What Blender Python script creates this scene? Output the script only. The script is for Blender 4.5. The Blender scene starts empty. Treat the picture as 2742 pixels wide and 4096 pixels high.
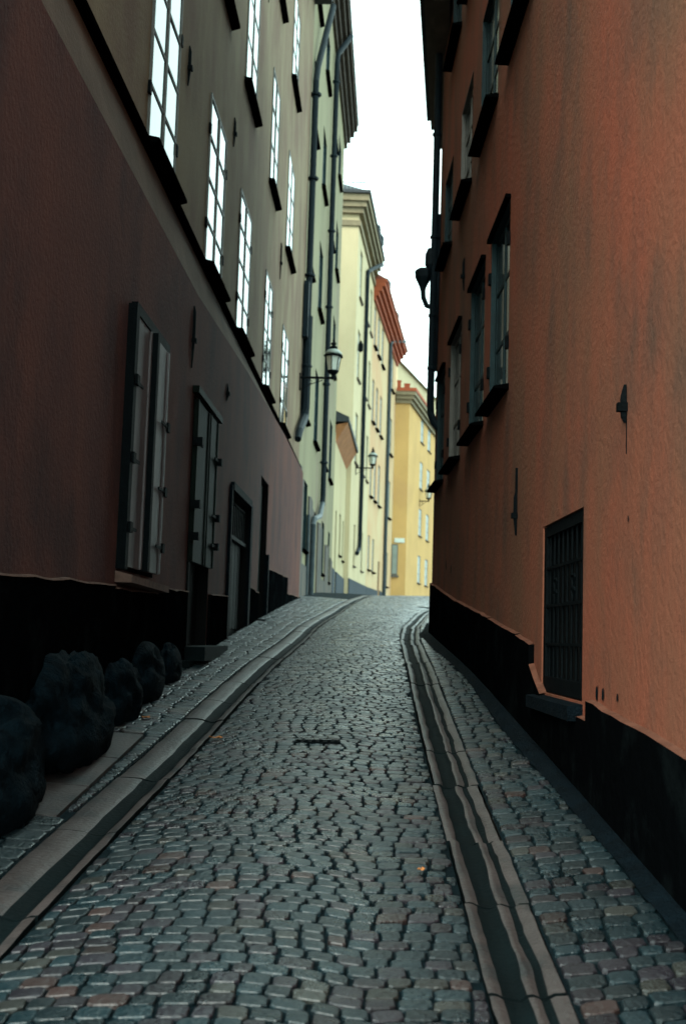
import bpy, math, random
from mathutils import Vector, Matrix, noise
random.seed(7)
sc = bpy.context.scene
col = sc.collection
R = random.uniform

# ------------------------------------------------------------------ materials
def mat(name, base, rough=0.8, spec=0.5, bump=0.0, bscale=60, var=0.0, vscale=3.0, stretch=1.0,
        tint=None, metallic=0.0, ior=1.5, fine=0.0, attr=False, stain=None, stainscale=1.2, stainlo=.52, stainhi=.72):
    m = bpy.data.materials.new(name); m.use_nodes = True
    nt = m.node_tree; N = nt.nodes; L = nt.links
    b = N['Principled BSDF']
    b.inputs['Roughness'].default_value = rough
    b.inputs['Specular IOR Level'].default_value = spec
    b.inputs['Metallic'].default_value = metallic
    b.inputs['IOR'].default_value = ior
    b.inputs['Base Color'].default_value = (*base, 1)
    geo = N.new('ShaderNodeNewGeometry')
    mp = N.new('ShaderNodeMapping'); mp.inputs['Scale'].default_value = (1, 1, 1/stretch)
    L.new(geo.outputs['Position'], mp.inputs['Vector'])
    cur = None
    def rgb(c):
        n = N.new('ShaderNodeRGB'); n.outputs[0].default_value = (*c, 1); return n.outputs[0]
    cur = rgb(base)
    if attr:
        a = N.new('ShaderNodeAttribute'); a.attribute_name = 'stone'
        cur = a.outputs['Color']
    def mixin(fac, other, cur):
        mx = N.new('ShaderNodeMix'); mx.data_type = 'RGBA'
        L.new(fac, mx.inputs[0]); L.new(cur, mx.inputs[6]); L.new(other, mx.inputs[7])
        return mx.outputs[2]
    def nz(scale, detail=6, rough_=.6, vec=mp.outputs[0]):
        t = N.new('ShaderNodeTexNoise'); t.inputs['Scale'].default_value = scale
        t.inputs['Detail'].default_value = detail; t.inputs['Roughness'].default_value = rough_
        L.new(vec, t.inputs['Vector']); return t.outputs['Fac']
    def ramp(src, a, b_):
        r = N.new('ShaderNodeMapRange'); r.inputs[1].default_value = a; r.inputs[2].default_value = b_
        L.new(src, r.inputs[0]); return r.outputs[0]
    if var > 0:
        t2 = tint or tuple(c*(1-var) for c in base)
        cur = mixin(ramp(nz(vscale), .35, .65), rgb(t2), cur)
    if stain:
        cur = mixin(ramp(nz(stainscale, 8, .65), stainlo, stainhi), rgb(stain), cur)
    if fine > 0:
        f = nz(140, 3, .7, geo.outputs['Position'])
        r = N.new('ShaderNodeMapRange'); r.inputs[1].default_value = .3; r.inputs[2].default_value = .7
        r.inputs[3].default_value = 1-fine; r.inputs[4].default_value = 1+fine
        L.new(f, r.inputs[0])
        mm = N.new('ShaderNodeMix'); mm.data_type = 'RGBA'; mm.blend_type = 'MULTIPLY'; mm.inputs[0].default_value = 1
        L.new(cur, mm.inputs[6]); L.new(r.outputs[0], mm.inputs[7]); cur = mm.outputs[2]
    L.new(cur, b.inputs['Base Color'])
    if attr:      # damp and dry patches
        r = N.new('ShaderNodeMapRange'); r.inputs[1].default_value = .35; r.inputs[2].default_value = .65
        r.inputs[3].default_value = .20; r.inputs[4].default_value = .50
        L.new(nz(3.5, 6, .7), r.inputs[0]); L.new(r.outputs[0], b.inputs['Roughness'])
    if bump > 0:
        bp = N.new('ShaderNodeBump'); bp.inputs['Strength'].default_value = bump; bp.inputs['Distance'].default_value = .02
        L.new(nz(bscale, 5, .6, geo.outputs['Position']), bp.inputs['Height'])
        L.new(bp.outputs[0], b.inputs['Normal'])
    return m

M = {}
M['lower'] = mat('brown plaster', (.118, .047, .037), .9, .1, .4, 25, .45, 1.3, 1.8, fine=.3, tint=(.075, .036, .034), stain=(.036, .026, .028), stainscale=.9, stainlo=.5, stainhi=.75)
M['upperA'] = mat('cool lit olive plaster', (.235, .185, .118), .9, .1, .3, 25, .22, 1.1, 2, fine=.22, tint=(.165, .105, .075), stain=(.12, .085, .06), stainscale=.8, stainlo=.55, stainhi=.8)  # olive tone carries the cooler light on the upper wall
M['ledge'] = mat('brown ledge plaster', (.125, .082, .058), .9, .1, .3, 25, .3, 2, fine=.25)
M['B'] = mat('pale green plaster', (.25, .225, .135), .9, .2, .4, 12, .2, .8, 3, fine=.1, stain=(.18, .14, .10), stainscale=.5)
M['C0'] = mat('pale yellow plaster', (.50, .42, .25), .9, .2, .3, 8, .15, .6, 2, stain=(.40, .30, .18), stainscale=.4)
M['C'] = mat('cream plaster', (.57, .47, .29), .9, .2, .3, 8, .12, .5, 2, stain=(.46, .36, .22), stainscale=.3)
M['D'] = mat('peach plaster', (.56, .43, .25), .9, .2, .3, 8, .35, .35, 1, tint=(.54, .33, .18))
M['E'] = mat('yellow ochre plaster', (.60, .37, .14), .9, .2, .3, 8, .15, .4, 1, stain=(.52, .31, .13), stainscale=.3)
M['R'] = mat('red ochre plaster', (.275, .078, .045), .9, .1, .5, 22, .5, .9, 2.2, tint=(.175, .082, .050), fine=.28, stain=(.105, .062, .045), stainscale=1.7, stainlo=.47, stainhi=.75)
M['Rp'] = mat('lit rim plaster', (.17, .07, .045), .9, .1, .4, 25, .4, 9)  # plinth top coloured paler to stand for its sky-lit rim
M['Lp'] = mat('pale lit rim plaster', (.16, .095, .075), .9, .1, .4, 25, .4, 9)  # paler colour carries the lit rim above the left plinth
M['plinth'] = mat('black tarred plinth', (.0018, .0022, .0026), .95, .0, .8, 8, stain=(.0055, .0075, .008), stainscale=2.2)
M['plinthfar'] = mat('blue grey plinth', (.018, .030, .045), .8, .3, .4, 9, .3, 2)
M['roughB'] = mat('shaded stained render', (.13, .105, .085), .9, .2, .7, 8, .65, 2.2, 3, tint=(.05, .055, .055))
M['frame'] = mat('pale window paint', (.13, .125, .11), .6, .3, .2, 30, .2, 8)
M['framedark'] = mat('teal window paint', (.007, .026, .030), .6, .2, .2, 30, .3, 8)
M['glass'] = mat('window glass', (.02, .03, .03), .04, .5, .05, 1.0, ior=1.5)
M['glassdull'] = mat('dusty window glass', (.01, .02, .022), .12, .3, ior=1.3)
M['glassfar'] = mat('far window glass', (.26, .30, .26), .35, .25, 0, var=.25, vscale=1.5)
M['iron'] = mat('black iron', (.003, .005, .006), .7, .04, .3, 60, .3, 20)
M['pipe'] = mat('dark blue pipe paint', (.004, .011, .016), .6, .12, .2, 40, .35, 6)
M['pipe2'] = mat('grey zinc pipe', (.025, .042, .050), .5, .3, .1, 30, .4, 5)
M['zinc'] = mat('black sheet metal', (.0015, .0018, .002), .9, .0, .15, 30, .3, 8)
M['shut'] = mat('grey iron shutter', (.17, .145, .15), .6, .35, .35, 10, .55, 3.0, 5, stain=(.05, .05, .045), stainscale=2)
M['shutg'] = mat('dark green shutter', (.003, .007, .005), .7, .08, .3, 14, .4, 4, 4)
M['door'] = mat('black door paint', (.002, .003, .003), .7, .06, .4, 14, .4, 4, 4)
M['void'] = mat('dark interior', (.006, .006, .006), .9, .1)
M['cornice'] = mat('cornice plaster', (.27, .22, .14), .85, .2, .2, 20, .25, 3)
M['corniceB'] = mat('brown cornice', (.10, .08, .065), .85, .2, .2, 20, .3, 3)
M['red'] = mat('red painted eave', (.42, .10, .045), .8, .2, .2, 20, .3, 3)
M['soffit'] = mat('brown boarded soffit', (.40, .17, .07), .8, .2, .3, 20, .3, 3)
M['roof'] = mat('dark roof', (.05, .055, .06), .7, .3, .4, 15, .4, 3)
M['roofred'] = mat('red tile roof', (.28, .08, .05), .8, .3, .5, 15, .4, 3)
M['sett'] = mat('granite setts', (.1, .1, .1), .35, .8, .4, 45, attr=True, fine=.4, stain=(.004, .011, .014), stainscale=1.1)
M['joint'] = mat('dark damp joints', (.0025, .009, .012), .85, .08, .6, 60, .4, 10)
M['gutter'] = mat('worn granite gutter', (.060, .047, .045), .46, .5, .4, 40, .5, 4, fine=.3, stain=(.020, .024, .026), stainscale=4)
M['gutdark'] = mat('damp dark gutter bed', (.002, .006, .007), .75, .08, .3, 40, .4, 3, fine=.25)
M['strip'] = mat('asphalt strip', (.0022, .0065, .010), .8, .06, 1.0, 40, .5, 6, fine=.4)
M['ground'] = mat('ground', (.05, .05, .045), .9, .2, .3, 5, .3, 1)
M['rock'] = mat('dark damp boulder', (.0035, .009, .013), .85, .03, 1.0, 30, .7, 9, fine=.4)
M['lampglass'] = mat('frosted lantern glass', (.60, .62, .54), .3, .5)
M['copper'] = mat('lantern top', (.25, .28, .25), .45, .5)
M['leaf'] = mat('dry orange leaf', (.42, .16, .05), .7, .2)
M['sign'] = mat('white sign plate', (.62, .68, .62), .5, .4)

# ------------------------------------------------------------------ mesh builder
SPLIT = {'hinge','strap_hinge','pane','plinth','lit_rim_bead','wall_anchor','window_hood','plaster_hole','chimney','door_surround','window_surround','hopper','roof_vent','drainpipe','cellar_opening'}
class MB:
    def __init__(s): s.v = []; s.f = []; s.m = []; s.c = None
    def quad(s, a, b, c, d, mi=0):
        n = len(s.v); s.v += [tuple(a), tuple(b), tuple(c), tuple(d)]; s.f.append((n, n+1, n+2, n+3)); s.m.append(mi)
    def hexa(s, p, mi=0):      # 8 points: bottom ring 0-3, top ring 4-7
        n = len(s.v); s.v += [tuple(q) for q in p]
        for q in ((3,2,1,0), (4,5,6,7), (0,1,5,4), (1,2,6,5), (2,3,7,6), (3,0,4,7)):
            s.f.append(tuple(n+i for i in q)); s.m.append(mi)
    def box(s, c, h, mi=0):
        x, y, z = c; a, b, d = h
        s.hexa([(x-a,y-b,z-d),(x+a,y-b,z-d),(x+a,y+b,z-d),(x-a,y+b,z-d),(x-a,y-b,z+d),(x+a,y-b,z+d),(x+a,y+b,z+d),(x-a,y+b,z+d)], mi)
    def ring_loft(s, rings, mi=0, cap=True):
        n0 = len(s.v); k = len(rings[0])
        for r in rings: s.v += [tuple(p) for p in r]
        for i in range(len(rings)-1):
            for j in range(k):
                a = n0+i*k+j; b = n0+i*k+(j+1) % k
                s.f.append((a, b, b+k, a+k)); s.m.append(mi)
        if cap:
            s.f.append(tuple(n0+j for j in reversed(range(k)))); s.m.append(mi)
            e = n0+(len(rings)-1)*k
            s.f.append(tuple(e+j for j in range(k))); s.m.append(mi)
    def lathe(s, c, prof, seg=10, mi=0):
        s.ring_loft([[(c[0]+r*math.cos(2*math.pi*j/seg), c[1]+r*math.sin(2*math.pi*j/seg), c[2]+z) for j in range(seg)] for r, z in prof], mi)
    def tube(s, pts, r, seg=8, mi=0):
        pts = [Vector(p) for p in pts]; rings = []
        for i, p in enumerate(pts):
            d = (pts[min(i+1, len(pts)-1)]-pts[max(i-1, 0)]).normalized()
            u = d.cross(Vector((.3, .9, .2))).normalized(); w = d.cross(u)
            rr = r[i] if isinstance(r, (list, tuple)) else r
            rings.append([p+u*rr*math.cos(2*math.pi*j/seg)+w*rr*math.sin(2*math.pi*j/seg) for j in range(seg)])
        s.ring_loft(rings, mi)
    def build(s, name, mats, parent=None, smooth=False, colors=None):
        if name in SPLIT and len(s.f) < 900:
            parts = s.pieces()
            if len(parts) > 1: return [p.build1(name, mats, parent, smooth) for p in parts][0]
        return s.build1(name, mats, parent, smooth, colors)
    def pieces(s, gap=.012):
        par = list(range(len(s.v)))
        def find(i):
            while par[i] != i: par[i] = par[par[i]]; i = par[i]
            return i
        for f in s.f:
            for i in f[1:]: par[find(i)] = find(f[0])
        isl = {}
        for k, f in enumerate(s.f): isl.setdefault(find(f[0]), []).append(k)
        groups = []
        for ks in isl.values():
            vs_ = [s.v[i] for k in ks for i in s.f[k]]
            lo = [min(v[a] for v in vs_) for a in range(3)]; hi = [max(v[a] for v in vs_) for a in range(3)]
            g = [lo, hi, list(ks)]; rest = []
            changed = True
            while changed:
                changed = False; rest = []
                for h in groups:
                    if all(g[0][a]-gap <= h[1][a] and h[0][a]-gap <= g[1][a] for a in range(3)):
                        g = [[min(g[0][a], h[0][a]) for a in range(3)], [max(g[1][a], h[1][a]) for a in range(3)], g[2]+h[2]]; changed = True
                    else: rest.append(h)
                groups = rest
            groups.append(g)
        out = []
        for lo, hi, ks in groups:
            m = MB(); mp = {}
            for k in sorted(ks):
                f = []
                for i in s.f[k]:
                    if i not in mp: mp[i] = len(m.v); m.v.append(s.v[i])
                    f.append(mp[i])
                m.f.append(tuple(f)); m.m.append(s.m[k])
            out.append(m)
        return out
    def build1(s, name, mats, parent=None, smooth=False, colors=None):
        if not isinstance(mats, (list, tuple)): mats = [mats]
        off = Vector((0, 0, 0)); q = parent
        while q is not None: off += q.location; q = q.parent
        me = bpy.data.meshes.new(name)
        me.from_pydata([(x-off.x, y-off.y, z-off.z) for x, y, z in s.v], [], s.f)
        for m in mats: me.materials.append(m)
        me.polygons.foreach_set('material_index', s.m)
        if smooth: me.polygons.foreach_set('use_smooth', [True]*len(s.f))
        if colors:
            ca = me.color_attributes.new('stone', 'FLOAT_COLOR', 'POINT')
            flat = []
            for c in colors: flat += [c[0], c[1], c[2], 1]
            ca.data.foreach_set('color', flat)
        me.update()
        o = bpy.data.objects.new(name, me); col.objects.link(o)
        if parent: o.parent = parent
        return o

def thing(name, label, cat, loc, group=None):
    o = bpy.data.objects.new(name, None); col.objects.link(o); o.location = loc
    o['label'] = label; o['category'] = cat; o.empty_display_size = .3
    if group: o['group'] = group
    return o
def tag(o, label, cat, group=None):
    o['label'] = label; o['category'] = cat
    if group: o['group'] = group
    return o
def struct(o): o['kind'] = 'structure'; return o

# ------------------------------------------------------------------ terrain
PR = [(-60,-5.6),(-20,-2.2),(0,.02),(6,.66),(12,1.28),(16,1.58),(19.3,1.84),(25.6,2.29),(29.8,2.55),(35,2.85),(40,3.05),(50,3.30),(60,3.36),(80,3.1),(110,2.2),(400,0)]
def lin(pts, t):
    if t <= pts[0][0]: return pts[0][1]
    for (a, b), (c, d) in zip(pts, pts[1:]):
        if t <= c: return b+(d-b)*(t-a)/(c-a)
    return pts[-1][1]
def gz(D):
    return (lin(PR, D-1.2)+lin(PR, D)*2+lin(PR, D+1.2))/4
LR = [(-5,-1.62),(4,-1.17),(4.64,-1.14),(5.7,-1.07),(7.8,-.92),(11.7,-.70),(15.9,-.44),(18.2,-.35),(23.3,.05),(30,.5),(36,1.0),(60,4)]   # left gutter, street side edge
RL = [(-5,.50),(3.9,.53),(6.24,.57),(8.9,.62),(11,.68),(16.4,.84),(19,1.0),(23.3,1.5),(30,2.6),(36,3.8),(60,10)]                     # right gutter, street side edge
def smooth(pts, D, w=1.0): return (lin(pts, D-w)+2*lin(pts, D)+lin(pts, D+w))/4
def lr(D): return smooth(LR, D)
def rl(D): return smooth(RL, D)
def road_z(x, D):
    c = (lr(D)+rl(D))/2; h = max(.1, (rl(D)-lr(D))/2); u = (x-c)/h
    b = gz(D)
    if abs(u) < 1: return b+.035*(1-u*u)+.008*noise.noise(Vector((x*1.5, D*1.5, 0)))
    return b+min(.06, .05*(abs(x-c)-h))+.006*noise.noise(Vector((x*1.5, D*1.5, 0)))

# big ground sheet
g = MB(); xs = [-300,-120,-60,-30,-15,-8,-4,-2,0,2,4,8,15,30,60,120,300]
ys = [-60,-40,-20,-10]+[i*2.0 for i in range(-4, 56)]+[130,160,220,300,400]
base = len(g.v)
for y in ys:
    for x in xs: g.v.append((x, y, gz(y)-.12))
for j in range(len(ys)-1):
    for i in range(len(xs)-1):
        a = j*len(xs)+i; g.f.append((a, a+1, a+1+len(xs), a+len(xs))); g.m.append(0)
struct(g.build('ground', M['ground'], smooth=True))

# ------------------------------------------------------------------ walls
class W:
    def __init__(s, X0, a, side):
        s.X0, s.a = X0, a; n = math.hypot(1, a)
        s.n = (side/n, -side*a/n)
    def P(s, D, z, off=0.0): return (s.X0+s.a*D+s.n[0]*off, D+s.n[1]*off, z)
LA = W(-1.98, .034, 1)      # lower part of the first house on the left
UA = W(-2.10, .034, 1)      # its upper part, set back
WB = W(-2.4155, .045, 1)
WC0 = W(-.386-.069*45, .069, 1)
WC = W(.31-.104*52, .104, 1)
WD = W(1.28-.128*61.3, .128, 1)
WE = W(4.16-.21*76.5, .21, 1)
WF = W(4.08-.2826*95, .2826, 1)
WR = W(1.49, -.009, -1)
WR2 = W(1.33-.10*17.3, .10, -1)

def facade(mb, w, D0, D1, z0, z1, ops=(), dep=.1, step=2.0, mi=0, off=0.0, rv=None):
    """wall face with real recessed openings; ops = (Da, Db, za, zb)"""
    Ds = {D0, D1}; zs = {z0, z1}
    for a, b, c, d in ops: Ds |= {a, b}; zs |= {c, d}
    n = max(1, int((D1-D0)/step))
    for i in range(n): Ds.add(D0+(D1-D0)*i/n)
    Ds = sorted(Ds); zs = sorted(zs)
    for i in range(len(Ds)-1):
        for j in range(len(zs)-1):
            cd, cz = (Ds[i]+Ds[i+1])/2, (zs[j]+zs[j+1])/2
            if Ds[i+1]-Ds[i] < 1e-6: continue
            if any(a < cd < b and c < cz < d for a, b, c, d in ops): continue
            mb.quad(w.P(Ds[i], zs[j], off), w.P(Ds[i+1], zs[j], off), w.P(Ds[i+1], zs[j+1], off), w.P(Ds[i], zs[j+1], off), mi)
    rm = mi if rv is None else rv
    for a, b, c, d in ops:
        q = lambda D, z, o: w.P(D, z, o+off)
        mb.quad(q(a,c,0), q(a,c,-dep), q(a,d,-dep), q(a,d,0), rm)
        mb.quad(q(b,c,-dep), q(b,c,0), q(b,d,0), q(b,d,-dep), rm)
        mb.quad(q(a,d,0), q(a,d,-dep), q(b,d,-dep), q(b,d,0), rm)
        mb.quad(q(a,c,-dep), q(a,c,0), q(b,c,0), q(b,c,-dep), rm)
def shell(mb, w, D0, D1, z0, z1, depth, mi=0):
    P = w.P
    mb.quad(P(D0,z0,-depth), P(D0,z0,0), P(D0,z1,0), P(D0,z1,-depth), mi)
    mb.quad(P(D1,z0,0), P(D1,z0,-depth), P(D1,z1,-depth), P(D1,z1,0), mi)
    mb.quad(P(D1,z0,-depth), P(D0,z0,-depth), P(D0,z1,-depth), P(D1,z1,-depth), mi)
    mb.quad(P(D0,z1,0), P(D1,z1,0), P(D1,z1,-depth), P(D0,z1,-depth), mi)
def wbox(mb, w, Da, Db, za, zb, o0, o1, mi=0):
    P = w.P
    mb.hexa([P(Da,za,o0),P(Db,za,o0),P(Db,za,o1),P(Da,za,o1),P(Da,zb,o0),P(Db,zb,o0),P(Db,zb,o1),P(Da,zb,o1)], mi)

def window(root, w, Da, Db, za, zb, dep=.04, fm='frame', gm='glass', rows=3, sill=True, sm='zinc', fw=.06, hinges=True, sillp=.1, lining=False, off=0.0, jit=True):
    f = MB(); o0, o1 = off-dep-.03, off-dep+.035
    wbox(f, w, Da+.004, Da+fw, za, zb, o0, o1); wbox(f, w, Db-fw, Db-.004, za, zb, o0, o1)
    wbox(f, w, Da+fw, Db-fw, za, za+fw, o0, o1-.002); wbox(f, w, Da+fw, Db-fw, zb-fw, zb-.003, o0, o1-.002)
    mid = (Da+Db)/2; wbox(f, w, mid-.032, mid+.032, za+fw, zb-fw, o0, o1+.004)
    for i in range(1, rows):
        z = za+(zb-za)*i/rows
        wbox(f, w, Da+fw, mid-.032, z-.017, z+.017, o0+.01, o1-.001); wbox(f, w, mid+.032, Db-fw, z-.017, z+.017, o0+.01, o1-.001)
    if lining:
        wbox(f, w, Da+.004, Db-.004, zb-.012, zb-.004, off-dep+.036, off+.005)
        wbox(f, w, Db-.014, Db-.005, za, zb-.013, off-dep+.036, off+.005)
    fo = f.build('window', M[fm], root)
    p = MB()
    for a, b in ((Da+fw, mid-.032), (mid+.032, Db-fw)):
        t1, t2, t3 = (R(-.003, .003) for _ in range(3))
        if not jit: t1 = t2 = t3 = 0
        o = o1-.009
        p.quad(w.P(a, za+fw, o+t1), w.P(b, za+fw, o+t2), w.P(b, zb-fw, o+t3), w.P(a, zb-fw, o+t1-t2+t3))
    p.build('pane', M[gm], fo)
    if hinges:
        h = MB()
        for dd in (Da-.015, Db+.015):
            for zz in (za+.22*(zb-za), za+.78*(zb-za)): wbox(h, w, dd-.03, dd+.03, zz-.055, zz+.055, off+.004, off+.03)
        h.build('hinge', M['iron'], fo)
    if sill:
        s = MB(); P = w.P; pr = sillp
        a, b = Da-.07, Db+.09; sh = .055 if w is WR else .10
        s.hexa([P(a,za-sh,off-.02),P(b,za-sh,off-.02),P(b,za-.04-sh*.2,off+pr),P(a,za-.04-sh*.2,off+pr),P(a,za,off-.02),P(b,za,off-.02),P(b,za-.03,off+pr),P(a,za-.03,off+pr)])
        s.build('sill', M[sm], fo)
    return fo

def plinth(root, w, segs, zbot, th, mats, name='plinth', jag=.012, edge=None):
    mb = MB(); eb = MB()
    for D0, D1, t0, t1 in segs:
        n = max(1, int((D1-D0)/.18)); pts = []
        for i in range(n+1):
            D = D0+(D1-D0)*i/n; z = t0+(t1-t0)*i/n
            pts.append((D, z+((noise.noise(Vector((D*2.1, t0, 4)))*.02+noise.noise(Vector((D*7, t0, 9)))*.008) if 0 < i < n else 0)))
        for (a, za), (b, zb) in zip(pts, pts[1:]):
            P = w.P
            mb.quad(P(a,zbot,th), P(b,zbot,th), P(b,zb,th), P(a,za,th))
            mb.quad(P(a,za,th), P(b,zb,th), P(b,zb+.012,-.01), P(a,za+.012,-.01), 1)
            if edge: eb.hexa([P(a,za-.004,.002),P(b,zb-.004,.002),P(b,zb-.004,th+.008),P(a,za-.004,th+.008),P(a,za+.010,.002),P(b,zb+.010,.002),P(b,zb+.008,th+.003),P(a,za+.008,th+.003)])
        P = w.P
        mb.quad(P(D0,zbot,-.01), P(D0,zbot,th), P(D0,t0,th), P(D0,t0,-.01)); mb.quad(P(D1,zbot,th), P(D1,zbot,-.01), P(D1,t1,-.01), P(D1,t1,th))
    o = mb.build(name, mats, root)
    if edge: eb.build('lit_rim_bead', edge, root)  # added bead, coloured paler to draw the lit rim
    return o
def anchor(root, w, D, z0, z1, width=.018):
    a = MB(); zm = z0+(z1-z0)*.45; P = w.P; k = width
    a.ring_loft([[P(D-q, z, .004), P(D+q, z, .004), P(D+q*.7, z, .004+t), P(D-q*.7, z, .004+t)] for z, q, t in ((z0, k*.4, .012), (zm-.05, k, .025), (zm, k*1.1, .03), (z1-.04, k*.9, .028), (z1+.02, k*.35, .012))])
    wbox(a, w, D-k*1.7, D+k*1.7, zm-.022, zm+.022, .0, .05)
    a.build('wall_anchor', M['iron'], root)

# ---- house A: first on the left
A = thing('plastered_house', 'long brown and olive house filling the left side, with iron shutters and a sloping ledge', 'house', (-4.5, 12, 0))
S1 = (8.85, 10.25, 2.1, 4.11); S2 = (12.0, 13.55, 1.5, 4.08); D3 = (15.2, 17.4, 1.6, 3.5); D4 = (18.95, 20.2, 1.8, 4.2)
lowD = MB()
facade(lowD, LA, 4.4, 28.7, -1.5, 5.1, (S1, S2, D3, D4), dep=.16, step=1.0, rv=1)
zb_ = lambda D: lin([(-3,5.1),(12,5.12),(16.7,5.35),(23,5.56),(28.7,5.6)], D)
for i in range(64):
    a = 4.4+24.3*i/64; b = 4.4+24.3*(i+1)/64; n1 = zb_(a)+.01; n2 = zb_(b)+.01
    lowD.quad(LA.P(a,5.1), LA.P(b,5.1), LA.P(b,n2), LA.P(a,n1))
shell(lowD, LA, 4.4, 28.7, -1.5, 5.0, 5)
lowD.build('lower_wall', [M['lower'], M['void']], A)
ch = MB()
for i in range(64):
    a = 4.4+24.3*i/64; b = 4.4+24.3*(i+1)/64
    ch.quad(LA.P(a,zb_(a)+.01), LA.P(b,zb_(b)+.01), UA.P(b,5.71,-.0), UA.P(a,5.71,-.0))
ch.build('sloping_ledge', M['ledge'], A)
led = MB(); wbox(led, UA, 4.4, 28.66, 5.70, 5.735, -.02, .075); led.build('ledge_flashing', M['zinc'], A)
cols = [(9.66,10.95),(12.95,14.3),(15.85,17.2),(19.5,20.75),(23.0,24.5)]
cols = [(6.3,7.6)]+cols
opsU = [(a, b, 5.82, 7.80) for a, b in cols]+[(a, b, 9.40, 11.4) for a, b in cols]+[(a, b, 13.0, 14.9) for a, b in cols]
up = MB(); facade(up, UA, 4.4, 28.7, 5.7, 17.7, opsU, dep=.06)
shell(up, UA, 4.4, 28.7, 5.0, 17.7, 5); up.build('upper_wall', M['upperA'], A)
for k, (a, b, c, d) in enumerate(opsU):
    if b < 9 and c < 9: continue
    window(A, UA, a, b, c, d, dep=.015, fw=.045, hinges=c < 9, rows=4 if c < 8 else 3, sillp=.13 if c < 8 else .11)
# iron shutters of the cellar windows
def leaf(root, w, a, b, c, d, o, mt, name='shutter'):
    f = MB(); wbox(f, w, a, b, c, d, o, o+.035)
    P = w.P
    for e0, e1 in ((a, a+.05), (b-.05, b)): wbox(f, w, e0+.002, e1-.002, c+.002, d-.002, o+.035, o+.05)
    lf = f.build(name, M[mt], root)
    return lf
for a, b, o in ((8.90, 9.50, .005), (9.60, 10.22, .02)):
    lf = leaf(A, LA, a, b, 2.13, 4.08, o, 'shut')
    hinge_side = a if a < 9 else b
    s = 1 if a < 9 else -1
    h = MB()
    for z in ((2.42, 2.95, 3.55) if a < 9 else (2.36, 2.85, 3.42)):
        hs = sorted((hinge_side, hinge_side+s*.28)); wbox(h, LA, hs[0], hs[1], z-.012, z+.012, o+.05, o+.062)
        hb = sorted((hinge_side-s*.06, hinge_side+s*.03)); wbox(h, LA, hb[0], hb[1], z-.04, z+.04, .01, .09)
    h.build('strap_hinge', M['iron'], lf)
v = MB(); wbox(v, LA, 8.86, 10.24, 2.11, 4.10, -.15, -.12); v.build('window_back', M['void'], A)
s = MB(); s.hexa([LA.P(8.8,2.0,-.02),LA.P(10.35,1.98,-.02),LA.P(10.35,1.98,.13),LA.P(8.8,2.0,.13),LA.P(8.8,2.09,-.02),LA.P(10.35,2.07,-.02),LA.P(10.35,2.035,.13),LA.P(8.8,2.055,.13)])
s.build('sill', M['Lp'], A)
f = MB(); wbox(f, LA, 9.51, 9.59, 2.12, 4.08, .0, .10); f.build('closing_bar', M['iron'], A)
f = MB(); wbox(f, LA, 8.80, 8.9, 2.1, 4.13, -.01, .07); wbox(f, LA, 8.9, 10.3, 4.085, 4.17, -.01, .05); f.build('window_surround', M['iron'], A)
for a, b, o in ((12.05, 12.86, .0), (12.90, 13.5, .01)):
    lf = leaf(A, LA, a, b, 2.37, 4.05, o, 'shutg')
    h = MB()
    hs = a if a < 12.5 else b; s_ = 1 if a < 12.5 else -1
    for z in (2.62, 2.95, 3.6):
        q = sorted((hs, hs+s_*.3)); wbox(h, LA, q[0], q[1], z-.016, z+.016, o+.05, o+.07)
        q = sorted((hs-s_*.06, hs+s_*.03)); wbox(h, LA, q[0], q[1], z-.04, z+.04, .01, .11)
    h.build('strap_hinge', M['iron'], lf)
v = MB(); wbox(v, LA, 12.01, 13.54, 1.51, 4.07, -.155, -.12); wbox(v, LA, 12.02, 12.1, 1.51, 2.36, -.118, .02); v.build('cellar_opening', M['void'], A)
f = MB(); wbox(f, LA, 11.9, 13.72, 4.09, 4.16, -.01, .07); f.build('window_surround', M['shutg'], A)
s = MB(); wbox(s, LA, 11.9, 13.7, 1.36, 1.50, -.05, .24); wbox(s, LA, 11.7, 13.9, 1.2, 1.36, -.05, .12); s.build('doorstep', M['gutdark'], A)
# doors further up
d = MB(); wbox(d, LA, 15.24, 17.36, 1.6, 3.46, -.15, -.11)
for i in range(6):
    q = 15.3+i*.34; wbox(d, LA, q, q+.3, 1.7, 2.9, -.11, -.09)
dd = d.build('door', M['door'], A)
g_ = MB()
for i in range(10): wbox(g_, LA, 15.4+i*.2, 15.43+i*.2, 2.95, 3.42, -.06, -.04)
wbox(g_, LA, 15.25, 17.35, 2.90, 2.95, -.1, -.02)
for i in range(9): g_.lathe(LA.P(15.45+i*.2, 3.38, -.05), [(.0,-.02),(.03,.0),(.0,.05)], 6)
g_.build('door_grille', M['iron'], dd)
p_ = MB(); wbox(p_, LA, 15.4, 17.2, 2.98, 3.42, -.108, -.10); p_.build('pane', M['glassdull'], dd)
f = MB(); wbox(f, LA, 17.4, 17.62, 1.55, 3.55, -.02, .04); wbox(f, LA, 15.1, 15.2, 1.5, 3.55, -.02, .04); wbox(f, LA, 15.2, 17.4, 3.5, 3.6, -.02, .05); f.build('door_surround', M['strip'], A)
d = MB(); wbox(d, LA, 18.99, 20.16, 1.8, 4.17, -.15, -.1); wbox(d, LA, 19.5, 19.56, 1.85, 4.1, -.1, -.08); d.build('door', M['shutg'], A)
f = MB(); wbox(f, LA, 20.2, 20.32, 1.75, 3.0, -.02, .05); wbox(f, LA, 18.85, 20.3, 1.72, 1.88, -.02, .16); f.build('door_surround', M['strip'], A)
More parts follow.
